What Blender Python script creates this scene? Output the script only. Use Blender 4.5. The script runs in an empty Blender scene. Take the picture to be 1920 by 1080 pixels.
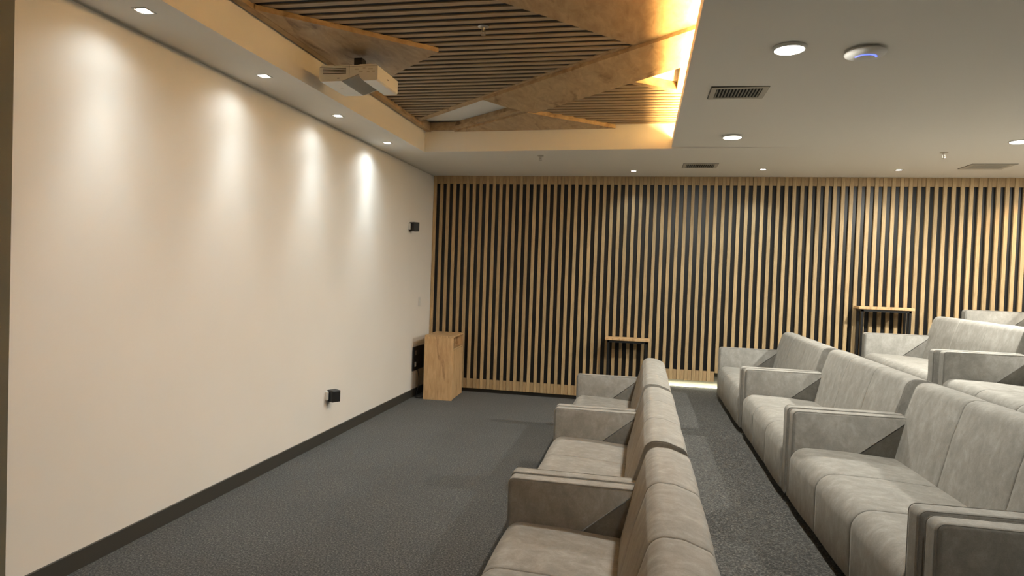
import bpy, bmesh, math, random
from mathutils import Vector, Matrix
random.seed(7)
C = bpy.context.scene.collection
H = 2.964          # ceiling height
D = 8.50           # front of the slats on the back wall
HC = 1.65          # eye height

# ------------------------------------------------------------------ camera
cam = bpy.data.cameras.new('camera'); co = bpy.data.objects.new('camera', cam); C.objects.link(co)
r = Vector((0.97918, 0.20002, 0.03471)); d = Vector((0.03856, -0.01540, -0.99914)); f = Vector((-0.19931, 0.97967, -0.02279))
m = Matrix((r, -d, -f)).transposed().to_4x4(); m.translation = Vector((2.886, 0, HC))
co.matrix_world = m
cam.sensor_width = 36; cam.lens = 1202.25 / 1920 * 36; cam.clip_start = .05
bpy.context.scene.camera = co

# ------------------------------------------------------------------ world, exposure
w = bpy.data.worlds.new('world'); bpy.context.scene.world = w; w.use_nodes = True
w.node_tree.nodes['Background'].inputs[0].default_value = (.9, .85, .75, 1)
w.node_tree.nodes['Background'].inputs[1].default_value = .02
vs = bpy.context.scene.view_settings
vs.view_transform = 'Standard'; vs.look = 'None'; vs.gamma = 1; vs.use_curve_mapping = False
vs.exposure = 0.38

NEUTRAL = (1, .985, .90)
WASH = (.84, .96, 1)
WARM = (1, .66, .25)
def spot(loc, power, angle, blend, col, size=.04, aim=None):
    l = bpy.data.lights.new('spot_light', 'SPOT'); l.energy = power; l.spot_size = math.radians(angle); l.spot_blend = blend
    l.color = col; l.shadow_soft_size = size
    o = bpy.data.objects.new('spot_light', l); C.objects.link(o); o.location = loc
    if aim: o.rotation_euler = (Vector(aim) - Vector(loc)).to_track_quat('-Z', 'Y').to_euler()
    return o
def disc_light(loc, power, size, col):
    l = bpy.data.lights.new('disc_light', 'AREA'); l.shape = 'DISK'; l.size = size; l.energy = power; l.color = col
    o = bpy.data.objects.new('disc_light', l); C.objects.link(o); o.location = loc
def bar_light(loc, power, lx, ly, col, rot):
    l = bpy.data.lights.new('bar_light', 'AREA'); l.shape = 'RECTANGLE'; l.size = lx; l.size_y = ly; l.energy = power; l.color = col
    o = bpy.data.objects.new('bar_light', l); C.objects.link(o); o.location = loc; o.rotation_euler = rot
WASHERS = [(.262, 2.94), (.25, 4.05), (.24, 5.17), (.225, 6.31)]
for x, y in WASHERS:
    spot((x, y, H - .012), 15 if y > 6 else 9, 140, 1.0, WASH, .04, (x - .14, y, H - 1.0))
    spot((x, y, H - .012), 19, 96, 1.0, WASH, .04, (x + .16, y + .12, H - 1.5))
    spot((x, y, H - .012), 30, 76, 1.0, WASH, .04, (x + .75, y - .1, 0))
    spot((x, y, H - .012), 12, 50, 1.0, WASH, .04, (x - .23, y, H - 1.8))
BACKS = [(2.723, 8.06), (4.208, 7.93), (5.655, 7.95), (7.1, 7.95)]
for i, (x, y) in enumerate(BACKS):
    spot((x, y, H - .012), [11, 26, 22, 45][i], 105, .8, [WASH, WASH, NEUTRAL, (1, .7, .4)][i], .03, (x, y + .25, H - 1))
ROUNDS = [(3.643, 3.864), (3.636, 6.162), (6.09, 6.431), (3.64, 1.55), (6.1, 3.95), (6.1, 1.5), (8.3, 6.4), (8.3, 3.9)]
for i, (x, y) in enumerate(ROUNDS):
    disc_light((x, y, H - .014), [40, 48, 105, 9, 6, 4, 100, 8][i], .15, NEUTRAL)
bar_light((3.22, 3.5, H + .045), 150, .06, 6.3, WARM, (math.radians(180), 0, 0))
bar_light((3.9, D + .012, .30), 3.0, 1.5, .02, (1, .93, .6), (math.radians(90), 0, 0))

# ------------------------------------------------------------------ materials
def mat(name, col, rough=.6, metal=0, spec=.5):
    m = bpy.data.materials.new(name); m.use_nodes = True
    b = m.node_tree.nodes['Principled BSDF']
    b.inputs['Base Color'].default_value = (*col, 1); b.inputs['Roughness'].default_value = rough
    b.inputs['Metallic'].default_value = metal; b.inputs['Specular IOR Level'].default_value = spec
    return m
def nd(m, t, **k):
    n = m.node_tree.nodes.new(t)
    for a, v in k.items(): setattr(n, a, v)
    return n
def ln(m, a, b): m.node_tree.links.new(a, b)
def emis(name, col, s):
    m = mat(name, (.8, .8, .8)); b = m.node_tree.nodes['Principled BSDF']
    b.inputs['Emission Color'].default_value = (*col, 1); b.inputs['Emission Strength'].default_value = s
    return m
def ramp(m, fac, stops):
    n = nd(m, 'ShaderNodeValToRGB'); e = n.color_ramp.elements
    while len(e) < len(stops): e.new(.5)
    for el, (p, c) in zip(e, stops): el.position = p; el.color = (*c, 1)
    ln(m, fac, n.inputs[0]); return n.outputs[0]
def noise(m, scale, detail=3, rough=.5, vec=None, dist=0):
    n = nd(m, 'ShaderNodeTexNoise'); n.inputs['Scale'].default_value = scale; n.inputs['Detail'].default_value = detail
    n.inputs['Roughness'].default_value = rough; n.inputs['Distortion'].default_value = dist
    if vec is not None: ln(m, vec, n.inputs['Vector'])
    return n.outputs['Fac']
def mapped(m, scale, rnd=True):
    t = nd(m, 'ShaderNodeTexCoord'); mp = nd(m, 'ShaderNodeMapping'); mp.inputs['Scale'].default_value = scale
    ln(m, t.outputs['Object'], mp.inputs['Vector'])
    if rnd:
        oi = nd(m, 'ShaderNodeObjectInfo'); mu = nd(m, 'ShaderNodeMath', operation='MULTIPLY'); mu.inputs[1].default_value = 37
        ln(m, oi.outputs['Random'], mu.inputs[0]); cb = nd(m, 'ShaderNodeCombineXYZ')
        for k in 'XYZ': ln(m, mu.outputs[0], cb.inputs[k])
        ln(m, cb.outputs[0], mp.inputs['Location'])
    return mp.outputs[0]
def bump(m, fac, s, dist=.002):
    b = nd(m, 'ShaderNodeBump'); b.inputs['Strength'].default_value = s; b.inputs['Distance'].default_value = dist
    ln(m, fac, b.inputs['Height']); ln(m, b.outputs[0], m.node_tree.nodes['Principled BSDF'].inputs['Normal'])
def mix(m, fac, a, b, mode='MIX'):
    n = nd(m, 'ShaderNodeMix', data_type='RGBA', blend_type=mode)
    for s, v in ((n.inputs[0], fac), (n.inputs[6], a), (n.inputs[7], b)):
        if hasattr(v, 'links') : ln(m, v, s)
        else: s.default_value = v if isinstance(v, float) else (*v, 1)
    return n.outputs[2]
def wood(name, dark, light, scale, rough=.5, knots=True, tone=.25):
    m = mat(name, light, rough, 0, .35); b = m.node_tree.nodes['Principled BSDF']
    v = mapped(m, scale)
    g = noise(m, 6, 6, .65, v, .6)
    c = ramp(m, g, [(.28, dark), (.5, tuple((a + b2) / 2 for a, b2 in zip(dark, light))), (.7, light)])
    if knots:
        v2 = mapped(m, tuple(s * .35 for s in scale))
        k = noise(m, 5, 4, .6, v2, 1.6)
        kk = ramp(m, k, [(.32, (.34, .26, .20)), (.40, (.8, .76, .72)), (.46, (1, 1, 1))])
        c = mix(m, .75, c, kk, 'MULTIPLY')
    oi = nd(m, 'ShaderNodeObjectInfo')
    tn = ramp(m, oi.outputs['Random'], [(0, (1 - tone,) * 3), (1, (1, 1, 1))])
    c = mix(m, 1.0, c, tn, 'MULTIPLY')
    ln(m, c, b.inputs['Base Color']); bump(m, g, .12)
    return m
M = {}
M['screen'] = mat('cream_paint', (.74, .665, .55), .7)
nn = noise(M['screen'], 1.2, 2, .5, mapped(M['screen'], (1, 1, 1), False))
ln(M['screen'], ramp(M['screen'], nn, [(.3, (.77, .735, .675)), (.7, (.80, .765, .705))]), M['screen'].node_tree.nodes['Principled BSDF'].inputs['Base Color'])
M['olive'] = mat('olive_grey_paint', (.30, .31, .25), .7)
M['ceiling'] = mat('ceiling_paint', (.82, .78, .71), .8)
nn = noise(M['ceiling'], 60, 3, .6, mapped(M['ceiling'], (1, 1, 1), False)); bump(M['ceiling'], nn, .08, .001)
M['white'] = mat('white_plastic', (.70, .68, .63), .4)
M['plaster'] = mat('white_plaster', (.8, .77, .72), .8)
M['dark'] = mat('shadow_gap_paint', (.05, .047, .04), .8)
M['black'] = mat('black_panel', (.010, .010, .010), .4, 0, .4)
M['blackmetal'] = mat('black_metal', (.012, .012, .012), .35)
M['blackplastic'] = mat('black_plastic', (.008, .008, .009), .5)
M['skirt'] = mat('charcoal_skirting', (.048, .045, .038), .5)
M['steel'] = mat('brushed_steel', (.6, .58, .54), .35, 1)
M['glass'] = mat('grey_glass', (.30, .30, .28), .12, 0, .8)
M['vent'] = mat('vent_metal', (.52, .48, .41), .5)
M['hole'] = mat('vent_duct', (.01, .01, .01), .9)
M['louvre'] = mat('louvre_metal', (.34, .33, .28), .5)
M['oak_slat'] = wood('oak_slat', (.40, .265, .125), (.64, .46, .25), (22, 22, 1.2), .5, False, .22)
M['oak_rail'] = wood('oak_rail', (.33, .21, .10), (.54, .375, .20), (22, 22, 1.2), .5, False, .1)
M['oak_ceiling_slat'] = wood('oak_ceiling_slat', (.34, .245, .155), (.56, .43, .29), (1.2, 22, 22), .5, False, .15)
M['oak_panel'] = wood('oak_panel', (.38, .25, .135), (.60, .43, .25), (2.4, .8, 2), .45, True, .12)
M['oak_box'] = wood('oak_box', (.50, .30, .14), (.72, .49, .26), (5, 5, .8), .5, True, .05)
M['backing'] = mat('slat_gap_shade', (.012, .008, .005), .8)  # near-black puts the shade of deep slat gaps into the colour
fb = M['fabric'] = mat('grey_velour', (.27, .24, .195), .85, 0, .2)
b = fb.node_tree.nodes['Principled BSDF']
b.inputs['Sheen Weight'].default_value = .15; b.inputs['Sheen Roughness'].default_value = .4; b.inputs['Sheen Tint'].default_value = (.9, .85, .75, 1)
v = mapped(fb, (1, 1, 1))
n1 = noise(fb, 9, 8, .75, mapped(fb, (1.3, 1.7, 1.0)), .3); n2 = noise(fb, 240, 2, .6, v)
c1 = ramp(fb, n1, [(.34, (.225, .214, .19)), (.5, (.272, .258, .23)), (.66, (.345, .33, .298))])
c2 = ramp(fb, n2, [(.3, (.86, .86, .86)), (.7, (1, 1, 1))])
ln(fb, mix(fb, 1.0, c1, c2, 'MULTIPLY'), b.inputs['Base Color']); bump(fb, n2, .25, .001)
cp = M['carpet'] = mat('charcoal_carpet', (.06, .056, .05), .95, 0, .1)
b = cp.node_tree.nodes['Principled BSDF']; b.inputs['Sheen Weight'].default_value = .15
v = mapped(cp, (1, 1, 1), False)
n1 = noise(cp, 95, 4, .8, v); n2 = noise(cp, 1.6, 3, .5, v); n3 = noise(cp, 45, 2, .6, v)
c1 = ramp(cp, n1, [(.36, (.018, .018, .017)), (.5, (.062, .061, .057)), (.66, (.23, .225, .205))])
c2 = ramp(cp, n2, [(.3, (.85, .85, .85)), (.7, (1, 1, 1))])
c3 = ramp(cp, n3, [(.3, (.7, .7, .7)), (.7, (1, 1, 1))])
ln(cp, mix(cp, 1.0, mix(cp, 1.0, c1, c2, 'MULTIPLY'), c3, 'MULTIPLY'), b.inputs['Base Color']); bump(cp, n1, .6, .004)
M['lamp'] = emis('lamp_diffuser', (1, .93, .80), 9)
M['lamp_small'] = emis('lamp_lens', (1, .97, .9), 12)
M['led'] = emis('led_strip', (1, .95, .6), 5)
M['led_warm'] = emis('warm_led_strip', (1, .55, .14), 6)
M['blue'] = emis('blue_status_light', (.06, .12, 1), 1.6)

# ------------------------------------------------------------------ helpers
def tag(o, label=None, cat=None, group=None, kind=None):
    for k, v in (('label', label), ('category', cat), ('group', group), ('kind', kind)):
        if v: o[k] = v
    return o
def link(name, me, m, parent=None, loc=None):
    o = bpy.data.objects.new(name, me); C.objects.link(o)
    if m and not me.materials: me.materials.append(m)
    if parent: o.parent = parent
    if loc is not None: o.location = loc
    return o
def empty(name, loc, label, cat, group=None, rz=0):
    o = bpy.data.objects.new(name, None); C.objects.link(o); o.location = loc; o.rotation_euler.z = rz; o.empty_display_size = .1
    return tag(o, label, cat, group)
def finish(name, bm, m, parent=None, smooth=False, bevel=0, loc=None, seg=2):
    if bevel: bmesh.ops.bevel(bm, geom=bm.edges[:] , offset=bevel, segments=seg, affect='EDGES', profile=.5, clamp_overlap=True)
    bmesh.ops.recalc_face_normals(bm, faces=bm.faces)
    me = bpy.data.meshes.new(name)
    if smooth:
        for fc in bm.faces: fc.smooth = True
    bm.to_mesh(me); bm.free()
    if smooth: me.set_sharp_from_angle(angle=math.radians(45))
    return link(name, me, m, parent, loc)
def add_box(bm, x0, x1, y0, y1, z0, z1):
    v = [bm.verts.new((x, y, z)) for x in (x0, x1) for y in (y0, y1) for z in (z0, z1)]
    for q in ((0, 1, 3, 2), (4, 6, 7, 5), (0, 4, 5, 1), (2, 3, 7, 6), (0, 2, 6, 4), (1, 5, 7, 3)): bm.faces.new([v[i] for i in q])
def box(name, x0, x1, y0, y1, z0, z1, m, parent=None, bevel=0, smooth=False):
    bm = bmesh.new(); add_box(bm, x0, x1, y0, y1, z0, z1); return finish(name, bm, m, parent, smooth, bevel)
def boxes(name, bs, m, parent=None, bevel=0):
    bm = bmesh.new()
    for q in bs: add_box(bm, *q)
    return finish(name, bm, m, parent, False, bevel)
def prism(bm, poly, z0, z1, axis='z'):
    """extrude a 2D polygon; axis z: poly=(x,y); axis y: poly=(x,z) from y0 to y1"""
    P = (lambda a, b, t: (a, b, t)) if axis == 'z' else (lambda a, b, t: (a, t, b))
    A = [bm.verts.new(P(a, b, z0)) for a, b in poly]; B = [bm.verts.new(P(a, b, z1)) for a, b in poly]
    n = len(poly); bm.faces.new(A[::-1]); bm.faces.new(B)
    for i in range(n): bm.faces.new((A[i], A[(i + 1) % n], B[(i + 1) % n], B[i]))
def pris(name, poly, z0, z1, m, parent=None, axis='z', bevel=0):
    bm = bmesh.new(); prism(bm, poly, z0, z1, axis); return finish(name, bm, m, parent, False, bevel)
def cyl(bm, c, r0, r1, h, n=32):
    bmesh.ops.create_cone(bm, cap_ends=True, segments=n, radius1=r0, radius2=r1, depth=h, matrix=Matrix.Translation(c))
def struct(o): o['kind'] = 'structure'; return o
def lathe(bm, prof, n=40, c=(0, 0, 0)):
    rings = []
    for rr, z in prof:
        rings.append([bm.verts.new((c[0] + rr * math.cos(2 * math.pi * k / n), c[1] + rr * math.sin(2 * math.pi * k / n), c[2] + z)) for k in range(n)])
    for a, b2 in zip(rings, rings[1:]):
        for k in range(n): bm.faces.new((a[k], a[(k + 1) % n], b2[(k + 1) % n], b2[k]))
    bm.faces.new(rings[0][::-1]); bm.faces.new(rings[-1])

# ------------------------------------------------------------------ room shell
XR, YN = 9.6, -3.0
T1, T2, T3 = .27, .53, .82
struct(box('floor', -.6, XR, YN, D + .2, -.1, 0, M['carpet']))
o = struct(box('floor', 3.19, XR, YN + .01, D + .19, 0, T1, M['carpet']))
o = struct(box('floor', 4.77, XR - .01, YN + .02, D + .18, T1, T2, M['carpet']))
o = struct(box('floor', 6.33, XR - .02, YN + .03, D + .17, T2, T3, M['carpet']))
# left wall: cream panel stands proud of the plain wall behind, small shadow gap under the ceiling
wl = struct(boxes('wall_left', [(-.10, 0, 2.46, D + .05, 0, H - .022), (-.13, -.02, 2.5, D + .05, H - .03, H)], M['screen']))
wl2 = struct(box('wall_left', -.6, -.12, YN, D + .05, 0, H + .6, M['olive']))
bb = box('baseboard_left', -.001, .014, 2.46, D, 0, .10, M['skirt']); struct(bb)
struct(box('wall_right', XR, XR + .1, YN, D + .2, 0, H + .6, M['screen']))
struct(box('wall_front', -.6, XR, YN - .1, YN, 0, H + .6, M['olive']))

# ceiling with the sunken coffer
CX0, CX1, CYN, CYB0, CYB1 = .456, 3.12, .4, 6.81, 6.68
bm = bmesh.new()
zt = H + .5
prism(bm, [(-.6, YN), (CX0, YN), (CX0, D + .2), (-.6, D + .2)], H, zt)
prism(bm, [(CX0, CYB0), (CX1, CYB1), (4.35, 6.64), (XR, 6.60), (XR, D + .2), (CX0, D + .2)], H, zt)
prism(bm, [(CX0, YN), (XR, YN), (XR, CYN), (CX0, CYN)], H, zt)
prism(bm, [(4.35, CYN), (XR, CYN), (XR, 6.60), (4.35, 6.64)], H, zt)
struct(finish('ceiling', bm, M['ceiling']))
# right-hand field: thin ledge over the cove, very slightly lifted towards the coffer
bm = bmesh.new()
e = .018
low = [(CX1, CYN, H + e), (4.35, CYN, H), (4.35, 6.64, H), (CX1, CYB1, H + e)]
A = [bm.verts.new(p) for p in low]; B = [bm.verts.new((x, y, H + .034)) for x, y, z in low]
bm.faces.new(A[::-1]); bm.faces.new(B)
for i in range(4): bm.faces.new((A[i], A[(i + 1) % 4], B[(i + 1) % 4], B[i]))
add_box(bm, CX1, CX1 + .012, CYN, CYB1, H + .034, H + .102)
add_box(bm, 3.42, 4.35, CYN, 6.64, H + .034, zt)
struct(finish('ceiling', bm, M['ceiling']))
struct(box('ceiling', -.6, XR, YN, D + .2, zt, zt + .1, M['plaster']))
struct(box('ceiling', CX0 + .001, 3.419, CYN + .001, 6.67, 3.278, 3.30, M['plaster']))
struct(box('ceiling', CX0 + .001, 2.6, 6.67, 6.69, 3.278, 3.30, M['plaster']))
struct(box('cove_led_1', 3.20, 3.24, CYN + .02, CYB1 - .03, H + .036, H + .041, M['led_warm']))  # warm LED strip, unseen behind the cove lip

# back wall: black backing, oak slats, rails and the shadow gap under them
wb = struct(box('wall_back', -.13, XR, D + .05, D + .25, 0, H + .05, M['skirt']))
def step(x): return .055 if x < 3.13 else (.357 if x < 3.81 else (.47 if x < 5.3 else (.62 if x < 6.9 else .88)))
ST = [(0.003, 3.13), (3.13, 3.81), (3.81, 5.3), (5.3, 6.9), (6.9, XR)]
pan = boxes('backing_panel', [(a, b2, D + .03, D + .052, step(a + .01) + .002, H) for a, b2 in ST], M['black'], wb)
pan['label'] = 'matt black backing behind the slats'
PITCH = .0932
meshes = {}
i = 0
while True:
    x = .0035 + PITCH * i
    if x > XR - .05: break
    zb = step(x + .021)
    if zb not in meshes:
        bm = bmesh.new(); add_box(bm, 0, .041, 0, .028, zb, H - .001); bmesh.ops.bevel(bm, geom=bm.edges[:], offset=.0015, segments=1, affect='EDGES')
        me = bpy.data.meshes.new('slat'); bm.to_mesh(me); bm.free(); me.materials.append(M['oak_slat']); meshes[zb] = me
    link('slat', meshes[zb], None, wb, (x, D, 0))
    # infill blocks of the top and bottom rails between this slat and the next
    zi = step(x + .05)
    for nm, z0, z1 in (('top_infill', 2.855, H - .001), ('bottom_infill', zi, zi + .13)):
        key = (nm, z0)
        if key not in meshes:
            bm = bmesh.new(); add_box(bm, 0.0435, PITCH - .0025, .005, .028, z0, z1)
            me = bpy.data.meshes.new(nm); bm.to_mesh(me); bm.free(); me.materials.append(M['oak_rail']); meshes[key] = me
        link(nm, meshes[key], None, wb, (x, D, 0))
    i += 1
# LED light strip glowing under the raised slats
led = boxes('light_strip', [(3.2, 4.75, D + .02, D + .045, T1 + .005, T1 + .022)], M['led'])
tag(led, 'glowing pale yellow light strip along the foot of the slatted wall', 'light strip')

# ------------------------------------------------------------------ wooden ceiling feature
cf = empty('ceiling_feature', (1.8, 5, 3.2), 'oak slat and triangle panel feature set in the lit ceiling recess', 'ceiling panel')
cf.location = (0, 0, 0)
ZS = 3.215
def clip(poly, a, b2, c):     # keep a*x+b*y<=c
    out = []
    for k in range(len(poly)):
        p, q = poly[k], poly[(k + 1) % len(poly)]
        dp, dq = a * p[0] + b2 * p[1] - c, a * q[0] + b2 * q[1] - c
        if dp <= 0: out.append(p)
        if dp * dq < 0:
            t = dp / (dp - dq); out.append((p[0] + t * (q[0] - p[0]), p[1] + t * (q[1] - p[1])))
    return out
field1 = [(.53, 2.05), (2.77, 4.43), (.53, 6.40)]
field2 = [(1.80, 6.08), (2.70, 5.20), (3.42, 5.75), (3.42, 6.66), (2.9, 6.78), (2.68, 6.84)]
y = 1.97
while y < 6.85:
    for fp, y_off in ((field1, 0), (field2, 0)):
        q = clip(clip(fp, 0, -1, -y), 0, 1, y + .046)
        if len(q) >= 3 and max(p[0] for p in q) - min(p[0] for p in q) > .03:
            pris('slat', q, ZS, ZS + .008, M['oak_ceiling_slat'], cf)
    y += .0915
def backing(poly): return pris('gap_shade_board', poly, ZS + .008, ZS + .062, M['backing'], cf)  # dark board close above thin slats, standing in for shade between them
backing([(.50, 2.0), (2.8, 4.43), (.50, 6.40)])
backing([(1.7, 6.15), (2.71, 5.22), (3.42, 5.76), (3.42, 6.66), (2.9, 6.78), (2.0, 6.78)])
Lb = pris('border_board', [(2.80, 4.45), (.53, 6.44), (.53, 6.34), (2.69, 4.44)], ZS - .002, ZS + .06, M['oak_panel'], cf)
pris('border_board', [(.53, .42), (.53, 6.8), (.475, 6.8), (.475, .42)], 3.185, ZS + .06, M['oak_panel'], cf)
pris('border_board', [(.531, 6.745), (.86, 6.745), (.86, 6.79), (.531, 6.79)], 3.19, ZS + .06, M['oak_panel'], cf)
pris('border_board', [(2.66, 5.24), (3.42, 5.79), (3.42, 5.72), (2.70, 5.19)], ZS - .004, ZS + .06, M['oak_panel'], cf)
pris('border_board', [(3.10, 4.60), (3.17, 4.54), (3.17, 5.53), (3.10, 5.48)], ZS - .003, ZS + .06, M['oak_panel'], cf)
pris('border_board', [(.81, 6.75), (1.72, 6.02), (1.76, 6.06), (.88, 6.79)], 3.205, ZS + .06, M['oak_panel'], cf)
pris('border_board', [(.78, 6.745), (1.70, 5.985), (1.73, 6.03), (.81, 6.79)], 3.196, 3.225, M['oak_panel'], cf)
big = pris('flat_panel', [(2.775, 4.43), (.535, 2.05), (.535, .42), (3.42, .42), (3.42, 3.9)], ZS - .004, ZS + .02, M['oak_panel'], cf)
tri1 = pris('triangle_panel', [(.535, 3.50), (1.42, 4.33), (.535, 5.13)], 3.183, ZS, M['oak_panel'], cf)
beam = pris('beam_panel', [(1.43, 5.58), (3.145, 4.10), (3.42, 3.98), (3.42, 4.52), (1.80, 6.09), (1.60, 5.86)], 3.186, ZS + .02, M['oak_panel'], cf)
tri4 = pris('triangle_panel', [(.80, 6.785), (1.755, 6.02), (2.55, 6.70)], 3.178, ZS + .02, M['oak_panel'], cf)

# ------------------------------------------------------------------ sofas
def roundpoly(pts, n=6):
    out = []
    N = len(pts)
    for k in range(N):
        x, z, rr = pts[k]; p = Vector((x, z)); a = Vector(pts[k - 1][:2]); b2 = Vector(pts[(k + 1) % N][:2])
        if rr <= 0: out.append(p); continue
        u = (a - p).normalized(); v = (b2 - p).normalized(); ang = u.angle(v)
        t = min(rr / math.tan(ang / 2), (a - p).length * .49, (b2 - p).length * .49); rr2 = t * math.tan(ang / 2)
        c = p + (u + v).normalized() * (rr2 / math.sin(ang / 2))
        s0 = (p + u * t) - c; s1 = (p + v * t) - c
        a0 = math.atan2(s0.y, s0.x); da = (math.atan2(s1.y, s1.x) - a0 + math.pi) % (2 * math.pi) - math.pi
        for q in range(n + 1):
            aa = a0 + da * q / n; out.append(c + Vector((math.cos(aa), math.sin(aa))) * rr2)
    return out
def cushion(name, prof, y0, y1, parent, inset=((0, .009), (.003, .003), (.009, .0008), (.03, 0)), puff=.0, m=None, n=6):
    P = roundpoly(prof, n); N = len(P)
    area = sum(P[k].x * P[(k + 1) % N].y - P[(k + 1) % N].x * P[k].y for k in range(N)); sg = 1 if area > 0 else -1
    nrm = []
    for k in range(N):
        t = (P[(k + 1) % N] - P[k - 1]); nrm.append(Vector((t.y, -t.x)).normalized() * sg)
    L = y1 - y0
    rows = [(y0 + dy, ins) for dy, ins in inset] + [(y0 + L * t, -puff * math.sin(math.pi * t)) for t in (.2, .35, .5, .65, .8)] + [(y1 - dy, ins) for dy, ins in reversed(inset)]
    bm = bmesh.new(); rings = []
    for yy, ins in rows: rings.append([bm.verts.new((p.x - q.x * ins, yy, p.y - q.y * ins)) for p, q in zip(P, nrm)])
    for a, b2 in zip(rings, rings[1:]):
        for k in range(N): bm.faces.new((a[k], a[(k + 1) % N], b2[(k + 1) % N], b2[k]))
    bm.faces.new(rings[0]); bm.faces.new(rings[-1])
    return finish(name, bm, m or M['fabric'], parent, True)
LS = 1.80
SEAT = [(-.008, .055, .012), (-.012, .385, .095), (.30, .378, .3), (.60, .355, .03), (.60, .055, .01)]
BACK = [(.575, .33, .012), (.640, .62, .6), (.700, .815, .12), (.80, .812, .10), (.905, .775, .05), (.925, .055, .012), (.66, .055, .01)]
ARM = [(0, .05, .008), (0, .60, .03), (.672, .60, .01), (.60, .05, .01)]
def make_sofa():
    s = empty('sofa', (0, 0, 0), '', 'sofa')
    w3 = (LS - .20) / 3
    for k in range(3): cushion('seat_section', SEAT, .10 + w3 * k, .10 + w3 * (k + 1), s, puff=.003)
    g = .055; w3 = (LS - 2 * g) / 3
    for k in range(3): cushion('back_section', BACK, g + w3 * k, g + w3 * (k + 1), s, puff=.003)
    # corded edge around each end of the backrest and each face of the armrests
    for PR, yy, rr, cx_, cz_ in [(BACK, g + .006, .0035, .76, .45), (BACK, LS - g - .006, .0035, .76, .45)] + [(ARM, q, .0018, .32, .3) for q in (.008, .092, LS - .092, LS - .008)]:
        P = roundpoly(PR)
        bm = bmesh.new(); rings = []
        for k in range(len(P)):
            t = (P[(k + 1) % len(P)] - P[k - 1]).normalized(); nn_ = Vector((t.y, -t.x))
            if (P[k] - Vector((cx_, cz_))).dot(nn_) < 0: nn_ = -nn_
            rings.append([bm.verts.new((P[k].x + nn_.x * (rr * math.cos(a) - .002), yy + rr * math.sin(a), P[k].y + nn_.y * (rr * math.cos(a) - .002))) for a in (0, 1.257, 2.513, 3.77, 5.027)])
        for k in range(len(rings)):
            a, b2 = rings[k], rings[(k + 1) % len(rings)]
            for j in range(5): bm.faces.new((a[j], a[(j + 1) % 5], b2[(j + 1) % 5], b2[j]))
        finish('piping', bm, M['fabric'], s, True)
    for y0 in (0, LS - .10): cushion('armrest', ARM, y0 + .002, y0 + .098, s, inset=((0, .014), (.005, .006), (.014, .001), (.02, 0)), puff=-.0)
    box('plinth', .05, .88, .04, LS - .04, .012, .06, M['blackplastic'], s)
    for a in (.07, .84):
        for b2 in (.07, LS - .07):
            bm = bmesh.new(); cyl(bm, (a, b2, .007), .02, .02, .014, 12); finish('foot', bm, M['blackplastic'], s)
    return s
proto = make_sofa()
kids = list(proto.children)
used = False
def place_sofa(x, y, z, label, group):
    global used
    if not used: s = proto; used = True
    else:
        s = proto.copy(); C.objects.link(s)
        for ch in kids:
            c = ch.copy(); C.objects.link(c); c.parent = s
    s.location = (x, y, z); s['label'] = label; s['group'] = group
    return s
rows = [
 (2.235, 0, [(0, 5.12), (.005, 3.315), (.012, 1.51)], 'front row of sofas', [
    'front row grey velour sofa nearest the slatted wall, armrest before the small shelf table',
    'middle grey velour sofa of the front row, between two doubled armrests',
    'nearest front row sofa, grey velour, cut off by the bottom edge']),
 (3.795, T1, [(0, 6.11), (.015, 4.29), (.02, 2.47, .028), (.078, .65)], 'second row of sofas', [
    'second row grey velour sofa nearest the slatted wall, beside the glowing light strip',
    'second sofa from the slatted wall in the second row, grey velour',
    'third sofa from the slatted wall in the second row, seat front fully in view',
    'second row grey velour sofa at the bottom right corner, only an armrest in view']),
 (5.34, T2, [(-.03, 6.0), (0, 4.18)], 'third row of sofas', [
    'third row pale grey velour sofa nearest the slatted wall, its whole backrest in view',
    'nearer grey velour sofa of the third row, cut off by the right edge']),
 (6.42, T3, [(0, 6.3)], 'fourth row of sofas', [
    'topmost grey velour sofa at the right edge, only an armrest showing behind the third row'])]
for x, z, ys, g, labs in rows:
    for (dx, yy, *rot), lab in zip(ys, labs):
        if rot: dx += rot[0] * LS
        so = place_sofa(x + dx, yy, z, lab, g); so.rotation_euler.z = rot[0] if rot else 0

# ------------------------------------------------------------------ wall shelf tables
def table(x, y, z, wd, label, h=.872):
    t = empty('side_table', (x, y, z), label, 'table')
    box('table_top', 0, wd, 0, .21, h - .03, h, M['oak_box'], t, .003)
    for a in (.03, wd - .055):
        for b2 in (.012, .165):
            box('leg', a, a + .025, b2, b2 + .025, 0, h - .03, M['blackmetal'], t)
    boxes('frame_rail', [(.03, wd - .03, .012, .037, h - .058, h - .03), (.03, wd - .03, .165, .19, h - .058, h - .03),
                         (.03, .055, .037, .165, h - .058, h - .03), (wd - .055, wd - .03, .037, .165, h - .058, h - .03)], M['blackmetal'], t)
    return t
table(2.44, 8.265, 0, .56, 'small oak topped table on black legs against slats, behind the front row sofas')
table(5.41, 8.265, T2, .60, 'small oak topped table on black legs against slats, left of the third row sofas')

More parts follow.
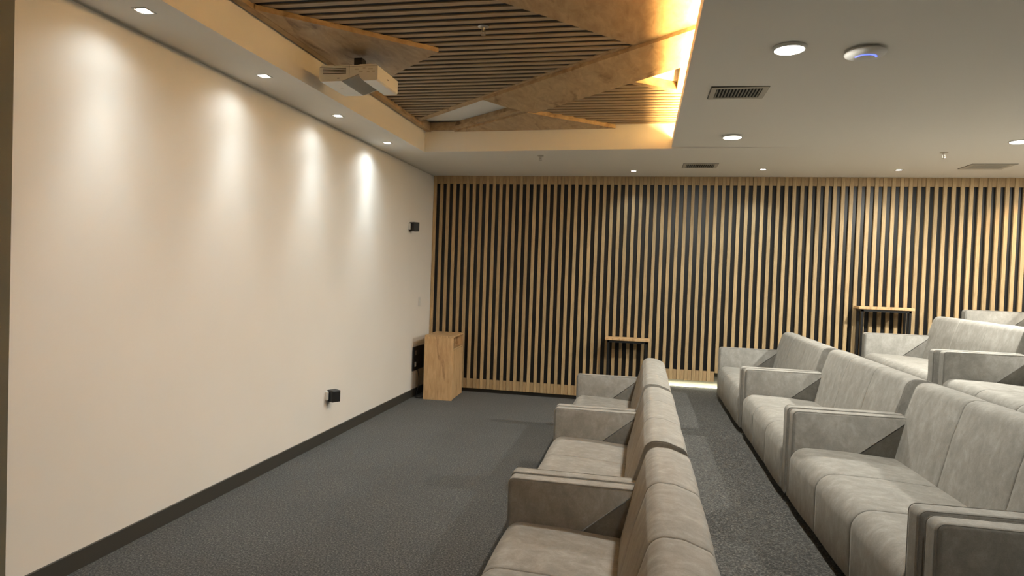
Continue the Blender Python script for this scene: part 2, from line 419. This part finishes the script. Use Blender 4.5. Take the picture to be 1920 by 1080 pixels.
# ------------------------------------------------------------------ cabinet in the corner
cb = empty('media_cabinet', (.185, 7.80, 0), 'oak cabinet with an open slot standing in the left corner by the slats', 'cabinet', rz=math.radians(3))
W_, DP, HT = .375, .57, .825; t_ = .02
box('side_panel', 0, W_, 0, t_, .0, HT - t_, M['oak_box'], cb, .001)
box('side_panel', 0, W_, DP - t_, DP, .0, HT - t_, M['oak_box'], cb, .001)
box('top', -.001, W_ + .001, -.001, DP + .001, HT - t_, HT, M['oak_box'], cb, .001)
box('back_panel', 0, .012, t_, DP - t_, .03, HT - t_, M['oak_box'], cb)
box('bottom_panel', .012, W_ - .02, t_, DP - t_, .02, .04, M['oak_box'], cb)
box('shelf', .012, W_ - .003, t_, DP - t_, .645, .662, M['oak_box'], cb)
box('door', W_ - .019, W_ + .001, t_ + .002, DP - t_ - .002, .01, .643, M['oak_box'], cb, .001)
box('slot_divider', .10, W_ - .05, .30, .318, .662, HT - t_, M['oak_box'], cb)
dv = empty('media_player', (.185, 7.80, 0), 'black box sitting in the open slot of the corner oak cabinet', 'media player', rz=math.radians(3))
box('case', .06, W_ - .06, .05, .27, .664, .715, M['blackplastic'], dv, .003)
box('front_plate', W_ - .06, W_ - .057, .055, .265, .668, .711, M['blackmetal'], dv)

# black connection panel on the wall behind the cabinet
cpn = empty('connection_panel', (0, 7.86, .34), 'black wall panel with sockets, half hidden behind the corner oak cabinet', 'wall panel')
box('plate', .0005, .02, 0, .40, 0, .31, M['blackplastic'], cpn, .003)
for a, b2, m_ in ((.05, .05, 'white'), (.05, .20, 'steel'), (.13, .20, 'skirt'), (.13, .08, 'skirt')):
    box('socket', .019, .024, a, a + .045, b2, b2 + .06, M[m_], cpn)
# wiring under it
crv = bpy.data.curves.new('cable', 'CURVE'); crv.dimensions = '3D'; crv.bevel_depth = .005; crv.resolution_u = 8
sp = crv.splines.new('BEZIER'); pts = [(.03, 8.0, .36), (.045, 8.02, .18), (.05, 7.93, .03), (.09, 7.84, .008), (.15, 7.95, .007)]
sp.bezier_points.add(len(pts) - 1)
for p, q in zip(sp.bezier_points, pts): p.co = q; p.handle_left_type = p.handle_right_type = 'AUTO'
tmp = bpy.data.objects.new('cable', crv); C.objects.link(tmp)
cme = bpy.data.meshes.new_from_object(tmp.evaluated_get(bpy.context.evaluated_depsgraph_get())); bpy.data.objects.remove(tmp); bpy.data.curves.remove(crv)
cme.materials.clear(); o = link('cable', cme, M['blackplastic'])
tag(o, 'black cable dropping from the wall panel to the carpet behind the cabinet', 'cable')

# ------------------------------------------------------------------ small loudspeakers on the cream wall
def speaker(y, z, label, rz):
    s = empty('loudspeaker', (0, y, z), label, 'loudspeaker')
    box('bracket', .0005, .03, -.085, .03, -.04, .04, M['white'], s, .004)
    h = box('case', .028, .118, -.045, .045, -.055, .055, M['blackplastic'], s, .006); h.rotation_euler.z = rz
    bm = bmesh.new(); add_box(bm, .1175, .121, -.038, .038, -.048, .048); g = finish('grille', bm, M['blackmetal'], s, bevel=.0015); g.rotation_euler.z = rz
    return s
speaker(7.66, 2.19, 'small black loudspeaker high on the cream wall near the slats', math.radians(-30))
speaker(5.63, .435, 'small black loudspeaker low on the cream wall above the skirting', math.radians(-30))
sw = empty('light_switch', (0, 8.06, 1.235), 'cream light switch plate on the cream wall by the slats', 'switch')
box('switch_plate', .0005, .009, -.035, .035, -.06, .06, M['white'], sw, .002)
box('rocker', .008, .013, -.012, .012, -.03, .03, M['white'], sw, .001)

# ------------------------------------------------------------------ projector
pj = empty('projector', (.60, 4.17, 2.95), 'white ceiling projector with grey glass window, hanging by the ceiling recess edge', 'projector')
def pprism(name, poly, y0, y1, m, bevel=0): return pris(name, poly, y0, y1, m, pj, 'y', bevel)
body = pprism('body', [(0, .02), (.015, .0), (.17, 0), (.178, .004), (.300, .046), (.312, .020), (.335, 0), (.43, 0), (.44, .01), (.44, .10), (.425, .112), (.31, .112), (.29, .108), (.12, .108), (.10, .112), (.02, .112), (0, .095)], .0, .37, M['white'])
gl = pprism('window', [(.172, -.002), (.178, -.003), (.306, .043), (.302, .047)], -.001, .35, M['glass'])
pprism('window_gap', [(.303, .046), (.309, .043), (.322, .014), (.316, .014)], .02, .34, M['blackplastic'])
for k in range(4): box('vent_slot', .03, .205, -.0015, .002, .052 + k * .011, .0565 + k * .011, M['hole'], pj)
box('seam', .2275, .2295, -.001, .002, .03, .112, M['skirt'], pj)
box('lid_line', .005, .435, -.001, .002, .0985, .1, M['skirt'], pj)
for a, b2, c_ in ((.27, .075, .03), (.33, .082, .02), (.37, .075, .035), (.30, .058, .03), (.36, .055, .02), (.40, .058, .02)):
    box('port', a, a + c_, -.0012, .002, b2, b2 + .009, M['vent'], pj)
box('badge', .14, .155, -.0012, .001, .018, .023, M['skirt'], pj)
box('side_badge', .439, .4412, .17, .19, .05, .056, M['skirt'], pj)
box('mark', .08, .10, .17, .178, -.0008, .001, M['vent'], pj)
boxes('mounting_bracket', [(.12, .32, .10, .27, .112, .125), (.19, .25, .15, .22, .125, .2095)], M['blackmetal'], pj)
o = box('hinge_bump', .395, .41, .24, .25, .112, .12, M['skirt'], pj)

# ------------------------------------------------------------------ ceiling lamps
def square_lamp(x, y, label, group, s=.042, tilt=0):
    t = empty('spotlight', (x, y, H), label, 'ceiling light', group)
    boxes('frame', [(-s, s, -s, -s + .008, -.004, .0), (-s, s, s - .008, s, -.004, 0), (-s, -s + .008, -s + .008, s - .008, -.004, 0), (s - .008, s, -s + .008, s - .008, -.004, 0)], M['white'], t)
    bm = bmesh.new(); bmesh.ops.create_circle(bm, cap_ends=True, radius=s * .74, segments=24); 
    bmesh.ops.translate(bm, vec=(0, 0, -.003), verts=bm.verts)
    finish('lens', bm, M['lamp_small'], t)
    return t
nm = ['nearest visible square spotlight in the ceiling strip over the cream wall, at the top left',
      'second nearest square spotlight over the cream wall, left of the projector',
      'third nearest square spotlight over the cream wall, below the projector in view',
      'farthest square spotlight over the cream wall, nearest the slatted wall']
for k, (x, y) in enumerate(WASHERS):
    square_lamp(x, y, nm[k], 'spotlights over the cream wall')
for (x, y), lab in zip(BACKS[:3], ['small spotlight by the slatted wall, left of the two louvred ceiling vents',
                                   'small spotlight by the slatted wall, middle of the three along it',
                                   'small spotlight by the slatted wall, left of the plain perforated vent']):
    square_lamp(x, y, lab, 'spotlights along the slatted wall', .036)
for k, lab in enumerate(['largest round flush ceiling light, left of the white dome access point',
                         'round flush ceiling light between the louvred vent and the slatted wall',
                         'round ceiling light cut off by the right edge of the photo']):
    x, y = ROUNDS[k]
    t = empty('downlight', (x, y, H), lab, 'ceiling light', 'round ceiling lights')
    zo = .012 * max(0, (4.35 - x) / 1.23)
    bm = bmesh.new(); lathe(bm, [(.092, .001 + zo), (.092, -.005), (.088, -.008), (.080, -.008), (.079, -.006), (.079, .001 + zo)]); finish('bezel', bm, M['white'], t, True)
    bm = bmesh.new(); lathe(bm, [(.079, -.004), (.0785, -.0075), (.07, -.0095), (.02, -.010)]); finish('diffuser', bm, M['lamp'], t, True)

# wifi dome
t = empty('access_point', (4.057, 3.935, H), 'round white dome access point with a blue light on the ceiling', 'access point')
bm = bmesh.new(); lathe(bm, [(.085, .004), (.085, -.006), (.106, -.010), (.108, -.014), (.104, -.022), (.085, -.032), (.055, -.038), (.02, -.041)], 48); finish('dome', bm, M['plaster'], t, True)
bm = bmesh.new()
ring = []
for k in range(25):
    a = math.radians(180 + 10 + k * 160 / 24)
    ring.append([bm.verts.new((rr * math.cos(a), rr * math.sin(a), z)) for rr, z in ((.050, -.0398), (.060, -.0382))])
for a, b2 in zip(ring, ring[1:]): bm.faces.new((a[0], a[1], b2[1], b2[0]))
finish('status_light', bm, M['blue'], t)

# vents
def vent(x0, x1, y0, y1, label, louv=True, zc=H):
    t = empty('ceiling_vent', ((x0 + x1) / 2, (y0 + y1) / 2, zc), label, 'vent')
    a, b2 = (x1 - x0) / 2, (y1 - y0) / 2; fr = .035 if louv else .05
    bm = bmesh.new()
    for q in ((-a, a, -b2, -b2 + fr), (-a, a, b2 - fr, b2), (-a, -a + fr, -b2 + fr, b2 - fr), (a - fr, a, -b2 + fr, b2 - fr)): add_box(bm, *q, -.006, .0195)
    finish('vent_frame', bm, M['vent'], t)
    boxes('frame_line', [(-a - .004, a + .004, -b2 - .004, -b2, -.002, .019), (-a - .004, a + .004, b2, b2 + .004, -.002, .019), (-a - .004, -a, -b2, b2, -.002, .019), (a, a + .004, -b2, b2, -.002, .019)], M['skirt'], t)
    box('duct', -a + fr, a - fr, -b2 + fr, b2 - fr, -.001 if louv else -.002, .0, M['hole'] if louv else M['louvre'], t)
    if louv:
        n = 14; sx = (2 * a - 2 * fr) / n
        for k in range(n):
            x = -a + fr + sx * (k + .25)
            bm = bmesh.new(); prism(bm, [(x, -.0012), (x + .004, -.009), (x + .007, -.009), (x + .006, -.0012)], -b2 + fr, b2 - fr, 'y'); finish('louvre', bm, M['louvre'], t)
    else:
        for k in range(5): box('grille_bar', -a + fr, a - fr, -b2 + fr + .02 + k * (2 * b2 - 2 * fr) / 5, -b2 + fr + .032 + k * (2 * b2 - 2 * fr) / 5, -.006, -.002, M['vent'], t)
vent(3.30, 3.675, 4.61, 4.90, 'larger louvred ceiling vent, below the big round light', zc=H + .011)
vent(3.29, 3.67, 7.54, 7.83, 'farther louvred ceiling vent close to the slatted wall')
vent(6.22, 6.64, 7.56, 7.88, 'flat ceiling vent with a plain grille at the upper right', False)

def sprinkler(x, y, z, label):
    t = empty('sprinkler', (x, y, z), label, 'sprinkler')
    bm = bmesh.new(); lathe(bm, [(.036, 0), (.036, -.003), (.028, -.007), (.012, -.008)], 28); finish('escutcheon', bm, M['steel'], t, True)
    bm = bmesh.new(); cyl(bm, (0, 0, -.02), .007, .007, .03, 12); add_box(bm, -.012, -.009, -.002, .002, -.05, -.02); add_box(bm, .009, .012, -.002, .002, -.05, -.02); add_box(bm, -.012, .012, -.002, .002, -.022, -.018); finish('frame', bm, M['steel'], t)
    bm = bmesh.new(); cyl(bm, (0, 0, -.052), .016, .016, .002, 20); finish('deflector', bm, M['steel'], t)
sprinkler(1.722, 7.05, H, 'small sprinkler head on the ceiling between recess and slatted wall, left side')
sprinkler(1.83, 3.99, ZS - .001, 'sprinkler head with a round chrome plate among the wooden ceiling slats')
sprinkler(5.693, 6.938, H, 'small sprinkler head on the ceiling at the right, above the perforated vent')
